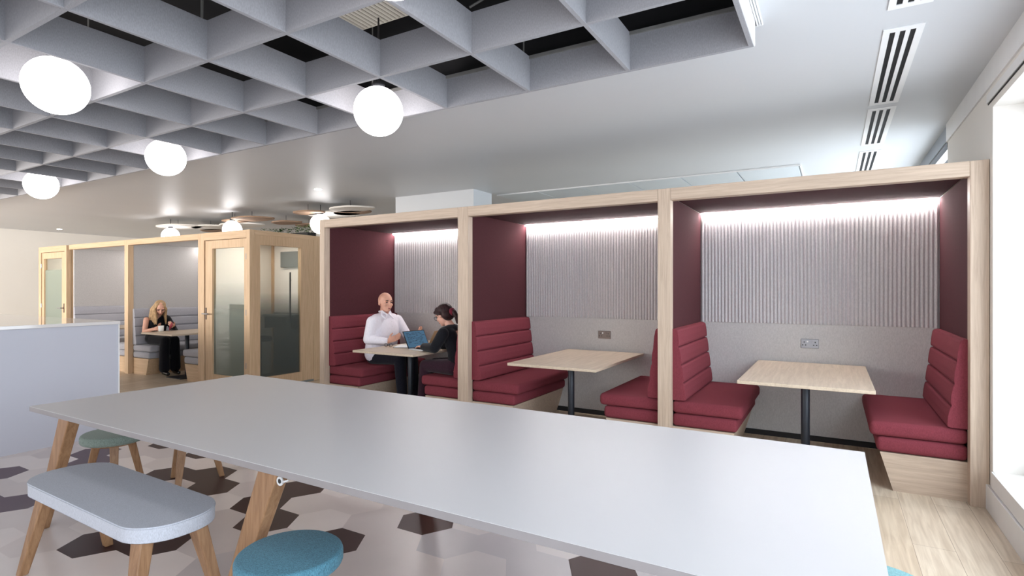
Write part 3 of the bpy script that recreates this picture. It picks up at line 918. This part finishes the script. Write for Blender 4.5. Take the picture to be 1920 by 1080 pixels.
def torus(bm, c, r, w, n=16, ax='y'):
    for i in range(n):
        a = 2*PI*i/n; b = 2*PI*(i+1)/n
        if ax == 'y': p = lambda q: (c[0]+r*math.cos(q), c[1], c[2]+r*math.sin(q))
        elif ax == 'x': p = lambda q: (c[0], c[1]+r*math.cos(q), c[2]+r*math.sin(q))
        else: p = lambda q: (c[0]+r*math.cos(q), c[1]+r*math.sin(q), c[2])
        cone(bm, p(a), p(b), w, w, 6, False)
    return bm


bm = bmesh.new(); torus(bm, (-.03, 0, .024), .02, .0022); torus(bm, (.03, 0, .024), .02, .0022)
cone(bm, (-.01, 0, .026), (.01, 0, .026), .002, .002, 6)
obj('rims', bm, 'plastic_black', t)
for s in (-1, 1): obj('temple_arm', cone(bmesh.new(), (s*.05, 0, .026), (s*.045, .12, .006), .002, .002, 6), 'plastic_black', t)
t = thing('mug', 'white mug on the table in front of the blonde woman', 'mug', (-9.31, 4.82, TZ), .0)
obj('body', lathe(bmesh.new(), [(0, 0), (.032, 0), (.037, .006), (.041, .09), (.038, .09), (.034, .01), (0, .008)], 28), 'ceramic', t, True)
obj('handle', torus(bmesh.new(), (-.052, 0, .048), .022, .005), 'ceramic', t, True)


# ================================================================ PEOPLE
def sphere(bm, c, r, rot=None, seg=20):
    if not hasattr(r, '__len__'): r = (r, r, r)
    m = Matrix.Translation(Vector(c))
    if rot is not None: m = m @ rot.to_matrix().to_4x4()
    m = m @ Matrix.Diagonal((r[0], r[1], r[2], 1))
    bmesh.ops.create_uvsphere(bm, u_segments=seg, v_segments=max(8, seg*2//3), radius=1, matrix=m)


def cap(bm, p0, p1, r0, r1, n=14):
    sphere(bm, p0, r0, seg=n); sphere(bm, p1, r1, seg=n); cone(bm, p0, p1, r0, r1, n)


def chain(bm, pts, n=14):
    for a, b in zip(pts, pts[1:]): cap(bm, a[:3], b[:3], a[3], b[3], n)


def fused(name, bm, mat, parent, voxel=.006, smooth=4):
    o = obj(name, bm, mat, parent)
    m = o.modifiers.new('fuse', 'REMESH'); m.mode = 'VOXEL'; m.voxel_size = voxel; m.use_smooth_shade = True
    if smooth:
        s = o.modifiers.new('soften', 'SMOOTH'); s.factor = .5; s.iterations = smooth
    return o


def V3(*a): return Vector(a)


def head(bm, c, yaw, pitch, s=1.0, ears=True):
    """adds skull, jaw, nose, ears, brow; face looks along +X turned by yaw (z), pitch>0 looks down"""
    R = Matrix.Rotation(yaw, 3, 'Z') @ Matrix.Rotation(pitch, 3, 'Y'); q = R.to_quaternion(); c = Vector(c)

    def pt(x, y, z): return c+R @ Vector((x*s, y*s, z*s))
    sphere(bm, pt(-.012, 0, .028), (.098*s, .076*s, .092*s), q)
    sphere(bm, pt(.022, 0, -.022), (.068*s, .062*s, .085*s), q)
    sphere(bm, pt(.05, 0, -.082), (.032*s, .03*s, .024*s), q)
    cap(bm, pt(.088, 0, .012), pt(.108, 0, -.022), .009*s, .013*s)
    sphere(bm, pt(.074, .03, .028), (.02*s, .026*s, .009*s), q); sphere(bm, pt(.074, -.03, .028), (.02*s, .026*s, .009*s), q)
    sphere(bm, pt(.082, 0, -.052), (.014*s, .024*s, .007*s), q); sphere(bm, pt(.080, 0, -.062), (.013*s, .02*s, .007*s), q)
    sphere(bm, pt(.058, .038, -.02), (.026*s, .022*s, .022*s), q); sphere(bm, pt(.058, -.038, -.02), (.026*s, .022*s, .022*s), q)
    if ears:
        for e in (1, -1):
            sphere(bm, pt(-.008, e*.079, -.002), (.018*s, .009*s, .032*s), q)
    return pt, q


def face_parts(pt, q, s, body):
    for nm, pos, r, mt in (('eye', (.081, .03, .008), (.006, .013, .006), 'eye'), ('eye', (.081, -.03, .008), (.006, .013, .006), 'eye'),
                           ('eyebrow', (.091, .031, .032), (.004, .02, .004), 'hair_dark'), ('eyebrow', (.091, -.031, .032), (.004, .02, .004), 'hair_dark'),
                           ('lips', (.092, 0, -.057), (.005, .021, .006), 'lips')):
        bm = bmesh.new(); sphere(bm, pt(*pos), tuple(v*s for v in r), q, 12)
        obj(nm, bm, mt, body, True)


def hand(bm, wrist, d, palmn, thumb_side, curl=.6, s=1.0):
    """wrist point, d=direction of fingers, palmn=normal out of the palm, thumb_side=+1/-1"""
    d = Vector(d).normalized(); n = Vector(palmn); n = (n-d*n.dot(d)).normalized(); w_ = d.cross(n)*thumb_side
    wr = Vector(wrist)
    for k in range(4):
        off = (k-1.5)*.019*s
        kn = wr+d*.088*s-w_*off
        chain(bm, [(*(wr+d*.012*s-w_*off*.6), .014*s), (*kn, .0115*s)], 10)
        ln = (.036, .042, .040, .030)[k]*s; a = curl*.5
        p = kn; ang = 0; rad = .0088*s
        for j in range(3):
            ang += a*(1.0 if j == 0 else 1.2)
            dd = d*math.cos(ang)+n*math.sin(ang); q = p+dd*ln*(1-.22*j)
            cap(bm, p, q, rad, rad*.9, 10); p = q; rad *= .9
    b = wr+d*.03*s+w_*.028*s
    m = b+(d*.6+w_*.7+n*.35).normalized()*.038*s; e = m+(d*.85+w_*.25+n*.4).normalized()*.03*s
    chain(bm, [(*(wr+d*.014*s), .015*s), (*b, .013*s), (*m, .0105*s), (*e, .009*s)], 10)


# ---- bald man in white shirt
t = thing('person', 'bald man in a white shirt sitting on the left bench, hands gesturing over the table', 'person', (-4.98, 5.2, .476))
O = Vector((-4.98, 5.2, .476))


def L(p): return (p[0]-O.x, p[1]-O.y, p[2]-O.z)


def LC(pts): return [(*L(p[:3]), p[3]) for p in pts]


bm = bmesh.new()
hc = L((-4.835, 5.17, 1.232))
pt, q = head(bm, hc, -.30, .05, 1.06)
chain(bm, LC([(-4.86, 5.18, 1.17, .052), (-4.88, 5.19, 1.05, .058)]))
chain(bm, LC([(-4.90, 5.2, .97, .075), (-4.94, 5.2, .8, .08), (-4.98, 5.2, .60, .085)]))
armR = [(-4.88, 4.99, 1.0, .052), (-4.89, 4.93, .79, .042), (-4.64, 5.0, .775, .032)]
armL = [(-4.86, 5.41, 1.0, .052), (-4.74, 5.47, .80, .042), (-4.50, 5.36, .84, .032)]
chain(bm, LC(armR)); chain(bm, LC(armL))
hand(bm, L((-4.63, 5.0, .78)), (.85, .35, .35), (.1, .6, .3), 1, .8)
hand(bm, L((-4.49, 5.355, .845)), (.85, -.25, .35), (-.1, -.6, .5), -1, .6)
for s, y in ((1, 5.31), (-1, 5.09)):
    chain(bm, LC([(-4.97, y, .57, .085), (-4.53, y, .56, .06), (-4.50, y, .12, .045)]))
body = fused('body', bm, 'skin', t, .006, 3)
face_parts(pt, q, 1.06, body)
bm = bmesh.new()
chain(bm, LC([(-4.89, 5.07, .985, .095), (-4.91, 5.07, .80, .11), (-4.95, 5.09, .60, .12)]))
chain(bm, LC([(-4.89, 5.33, .985, .095), (-4.91, 5.33, .80, .11), (-4.95, 5.31, .60, .12)]))
chain(bm, LC([(-4.885, 5.05, 1.025, .07), (-4.87, 5.2, 1.045, .075), (-4.885, 5.35, 1.025, .07)]))
chain(bm, LC([(-4.88, 4.99, 1.0, .075), (-4.89, 4.925, .79, .06), (-4.66, 4.99, .777, .043)]))
chain(bm, LC([(-4.86, 5.41, 1.0, .075), (-4.74, 5.47, .80, .06), (-4.53, 5.365, .835, .043)]))
sphere(bm, L((-4.84, 5.2, .86)), (.10, .19, .2))
sh = fused('shirt', bm, 'shirt_white', t, .008, 5)
bm = bmesh.new()
for s in (1, -1):
    a = Vector(L((-4.84, 5.185+s*.066, 1.125))); b = Vector(L((-4.788, 5.17+s*.018, 1.085))); c_ = Vector(L((-4.768, 5.17+s*.07, 1.035))); d_ = Vector(L((-4.83, 5.185+s*.09, 1.075)))
    cap(bm, a, b, .013, .011, 8); cap(bm, b, c_, .011, .008, 8); cap(bm, c_, d_, .008, .013, 8); cap(bm, a, d_, .013, .013, 8)
    cap(bm, a, L((-4.93, 5.19+s*.03, 1.12)), .014, .014, 8)
fused('collar', bm, 'shirt_white', sh, .005, 2)
bm = bmesh.new()
for k in range(5): sphere(bm, L((-4.745+.003*abs(2-k)-.012*(k == 0), 5.19, 1.0-.06*k)), (.004, .006, .006), None, 8)
obj('buttons', bm, 'plastic_white', sh)
bm = bmesh.new()
sphere(bm, L((-4.96, 5.2, .575)), (.14, .19, .095))
for y in (5.31, 5.09):
    chain(bm, LC([(-4.96, y, .565, .098), (-4.53, y, .56, .075), (-4.49, y, .12, .062)]))
fused('trousers', bm, 'trousers_dark', t, .009, 4)
for y in (5.31, 5.09):
    bm = bmesh.new(); chain(bm, LC([(-4.50, y, .045, .042), (-4.34, y, .035, .033)])); sphere(bm, L((-4.5, y, .075)), .045)
    fused('shoe', bm, 'boot', t, .007, 2)

# ---- dark-haired woman with glasses, black top, elbows on the table
t = thing('person', 'dark-haired woman in a black top bent over the laptops with her hair tied back', 'person', (-3.47, 4.9, .476))
O = Vector((-3.47, 4.9, .476))
bm = bmesh.new()
pt, q = head(bm, L((-3.68, 4.85, 1.115)), PI-.12, .42, .98)
chain(bm, LC([(-3.63, 4.86, 1.04, .045), (-3.58, 4.87, .97, .05)]))
chain(bm, LC([(-3.565, 4.87, .90, .07), (-3.50, 4.89, .72, .07), (-3.49, 4.9, .58, .075)]))
aR = [(-3.60, 5.04, .93, .045), (-3.68, 5.10, .775, .037), (-3.92, 5.03, .765, .028)]
aL = [(-3.58, 4.70, .93, .045), (-3.665, 4.66, .775, .037), (-3.90, 4.78, .765, .028)]
chain(bm, LC(aR)); chain(bm, LC(aL))
hand(bm, L((-3.92, 5.03, .768)), (-.95, -.2, .0), (0, 0, -1), 1, .5, .92)
hand(bm, L((-3.90, 4.78, .768)), (-.95, .3, .0), (0, 0, -1), -1, .5, .92)
for y in (4.98, 4.80): chain(bm, LC([(-3.50, y, .57, .08), (-3.90, y, .56, .055), (-3.95, y, .12, .04)]))
body = fused('body', bm, 'skin_pale', t, .006, 3)
face_parts(pt, q, .98, body)
bm = bmesh.new()
sphere(bm, pt(-.028, 0, .040), (.098, .086, .092), q); sphere(bm, pt(-.06, 0, -.01), (.062, .082, .07), q)
sphere(bm, pt(.03, .0, .085), (.055, .07, .035), q)
cap(bm, pt(.06, .062, .06), pt(-.02, .078, .02), .02, .022); cap(bm, pt(.06, -.062, .06), pt(-.02, -.078, .02), .02, .022)
hr = fused('hair', bm, 'hair_dark', t, .006, 1)
bm = bmesh.new(); sphere(bm, pt(-.135, 0, -.01), (.032, .04, .045), q); obj('scrunchie', bm, 'scrunchie', hr, True)
bm = bmesh.new(); chain(bm, [(*pt(-.15, 0, -.02), .03), (*pt(-.17, 0, -.08), .026), (*pt(-.15, 0, -.15), .012)]); fused('ponytail', bm, 'hair_dark', hr, .006, 1)
bm = bmesh.new()
for s in (1, -1):
    n = 16
    for i in range(n):
        a = 2*PI*i/n; b = 2*PI*(i+1)/n
        cone(bm, pt(.108, s*.032+.024*math.cos(a), .006+.021*math.sin(a)), pt(.108, s*.032+.024*math.cos(b), .006+.021*math.sin(b)), .002, .002, 6, False)
    cone(bm, pt(.106, s*.056, .01), pt(0, s*.086, .012), .002, .002, 6)
cone(bm, pt(.108, -.009, .01), pt(.108, .009, .01), .002, .002, 6)
obj('eyeglasses', bm, 'plastic_black', t)
bm = bmesh.new()
chain(bm, LC([(-3.57, 4.80, .91, .08), (-3.51, 4.82, .74, .085), (-3.49, 4.84, .62, .10)]))
chain(bm, LC([(-3.57, 4.96, .91, .08), (-3.51, 4.96, .74, .085), (-3.49, 4.96, .62, .10)]))
chain(bm, LC([(-3.60, 4.74, .94, .06), (-3.585, 4.87, .965, .065), (-3.61, 5.02, .94, .06)]))
chain(bm, LC([(p[0], p[1], p[2], p[3]+.018) for p in aR])); chain(bm, LC([(p[0], p[1], p[2], p[3]+.018) for p in aL]))
fused('top', bm, 'cloth_black', t, .008, 4)
bm = bmesh.new()
sphere(bm, L((-3.50, 4.89, .575)), (.125, .175, .09))
for y in (4.98, 4.80): chain(bm, LC([(-3.52, y, .568, .09), (-3.90, y, .56, .066), (-3.95, y, .10, .055)]))
fused('trousers', bm, 'trousers_plum', t, .009, 4)
for y in (4.98, 4.80):
    bm = bmesh.new(); chain(bm, LC([(-3.95, y, .042, .036), (-4.09, y, .033, .028)])); sphere(bm, L((-3.95, y, .07)), .04)
    fused('shoe', bm, 'boot', t, .007, 2)

# ---- blonde woman with phone in the grey booth
t = thing('person', 'blonde woman in black looking down at a phone in the grey booth', 'person', (-9.80, 5.0, .476))
O = Vector((-9.80, 5.0, .476))
bm = bmesh.new()
pt, q = head(bm, L((-9.675, 4.995, 1.085)), -.38, .55, 1.0, False)
chain(bm, LC([(-9.74, 5.0, 1.02, .045), (-9.775, 5.0, .93, .05)]))
chain(bm, LC([(-9.78, 5.0, .86, .085), (-9.80, 5.0, .70, .075), (-9.82, 5.0, .57, .08)]))
bR = [(-9.79, 4.84, .895, .044), (-9.75, 4.79, .70, .036), (-9.50, 4.80, .752, .027)]
bL = [(-9.77, 5.16, .895, .044), (-9.62, 5.20, .70, .036), (-9.40, 5.06, .775, .027)]
chain(bm, LC(bR)); chain(bm, LC(bL))
hand(bm, L((-9.49, 4.80, .755)), (.95, .1, .1), (.0, .5, -.3), 1, 1.3, .92)
hand(bm, L((-9.39, 5.055, .778)), (.6, -.6, .35), (-.3, -.4, .6), -1, 1.1, .92)
for y, k in ((5.08, 1), (4.93, 0)): chain(bm, LC([(-9.80, y, .565, .08), (-9.40, y, .56, .055), (-9.43, y+.02*k, .12, .04)]))
body = fused('body', bm, 'skin', t, .006, 3)
face_parts(pt, q, 1.0, body)
bm = bmesh.new()
sphere(bm, pt(-.03, 0, .038), (.096, .084, .088), q)
for s in (1, -1):
    base = pt(.03, s*.03, .098)
    mid = pt(.05, s*.078, .03)
    for k in range(5):
        o1 = Vector((-.012*k, s*.006*k, 0))
        m1 = mid+Vector((-.02*k, s*.004*k, -.01))
        lo = Vector(L((-9.66-.03*k, 5.0+s*(.072+.010*k), .93))); e_ = Vector(L((-9.655-.03*k, 5.0+s*(.078+.01*k), .82)))
        chain(bm, [(*(base+o1), .016), (*m1, .019), (*lo, .021), (*e_, .010)], 10)
    chain(bm, [(*pt(-.08, s*.04, 0), .05), (*L((-9.82, 5.0+s*.06, .90)), .035), (*L((-9.83, 5.0+s*.06, .82)), .02)], 10)
fused('hair', bm, 'hair_blonde', t, .006, 1)
bm = bmesh.new()
chain(bm, LC([(-9.775, 4.93, .83, .082), (-9.80, 4.94, .70, .085), (-9.82, 4.95, .60, .105)]))
chain(bm, LC([(-9.775, 5.07, .86, .085), (-9.80, 5.06, .70, .085), (-9.82, 5.05, .60, .105)]))
chain(bm, LC([(-9.76, 5.12, .92, .055), (-9.75, 5.03, .88, .06), (-9.75, 4.93, .83, .055)]))
chain(bm, LC([(p[0], p[1], p[2], p[3]+.014) for p in bL]))
fused('top', bm, 'cloth_black', t, .008, 4)
bm = bmesh.new()
sphere(bm, L((-9.81, 5.0, .575)), (.125, .17, .092))
for y, k in ((5.08, 1), (4.93, 0)): chain(bm, LC([(-9.80, y, .568, .09), (-9.40, y, .56, .072), (-9.42, y+.02*k, .30, .075), (-9.42, y+.02*k, .11, .08)]))
fused('trousers', bm, 'cloth_black', t, .009, 4)
for y, k in ((5.10, 1), (4.93, 0)):
    bm = bmesh.new(); chain(bm, LC([(-9.43, y, .045, .04), (-9.26, y-.03, .033, .03)])); sphere(bm, L((-9.43, y, .09)), .042)
    fused('boot', bm, 'boot', t, .007, 2)
t = thing('smartphone', 'smartphone in a red case held by the blonde woman', 'phone', (-9.27, 4.95, .80), -.5)
ph = obj('case', B(-.038, .038, -.006, .004, -.07, .07, .004, 2), 'phone_red', t); ph.rotation_euler = (-.3, .85, 0)
ps = obj('screen', B(-.034, .034, .0042, .006, -.066, .066), 'plastic_black', ph)
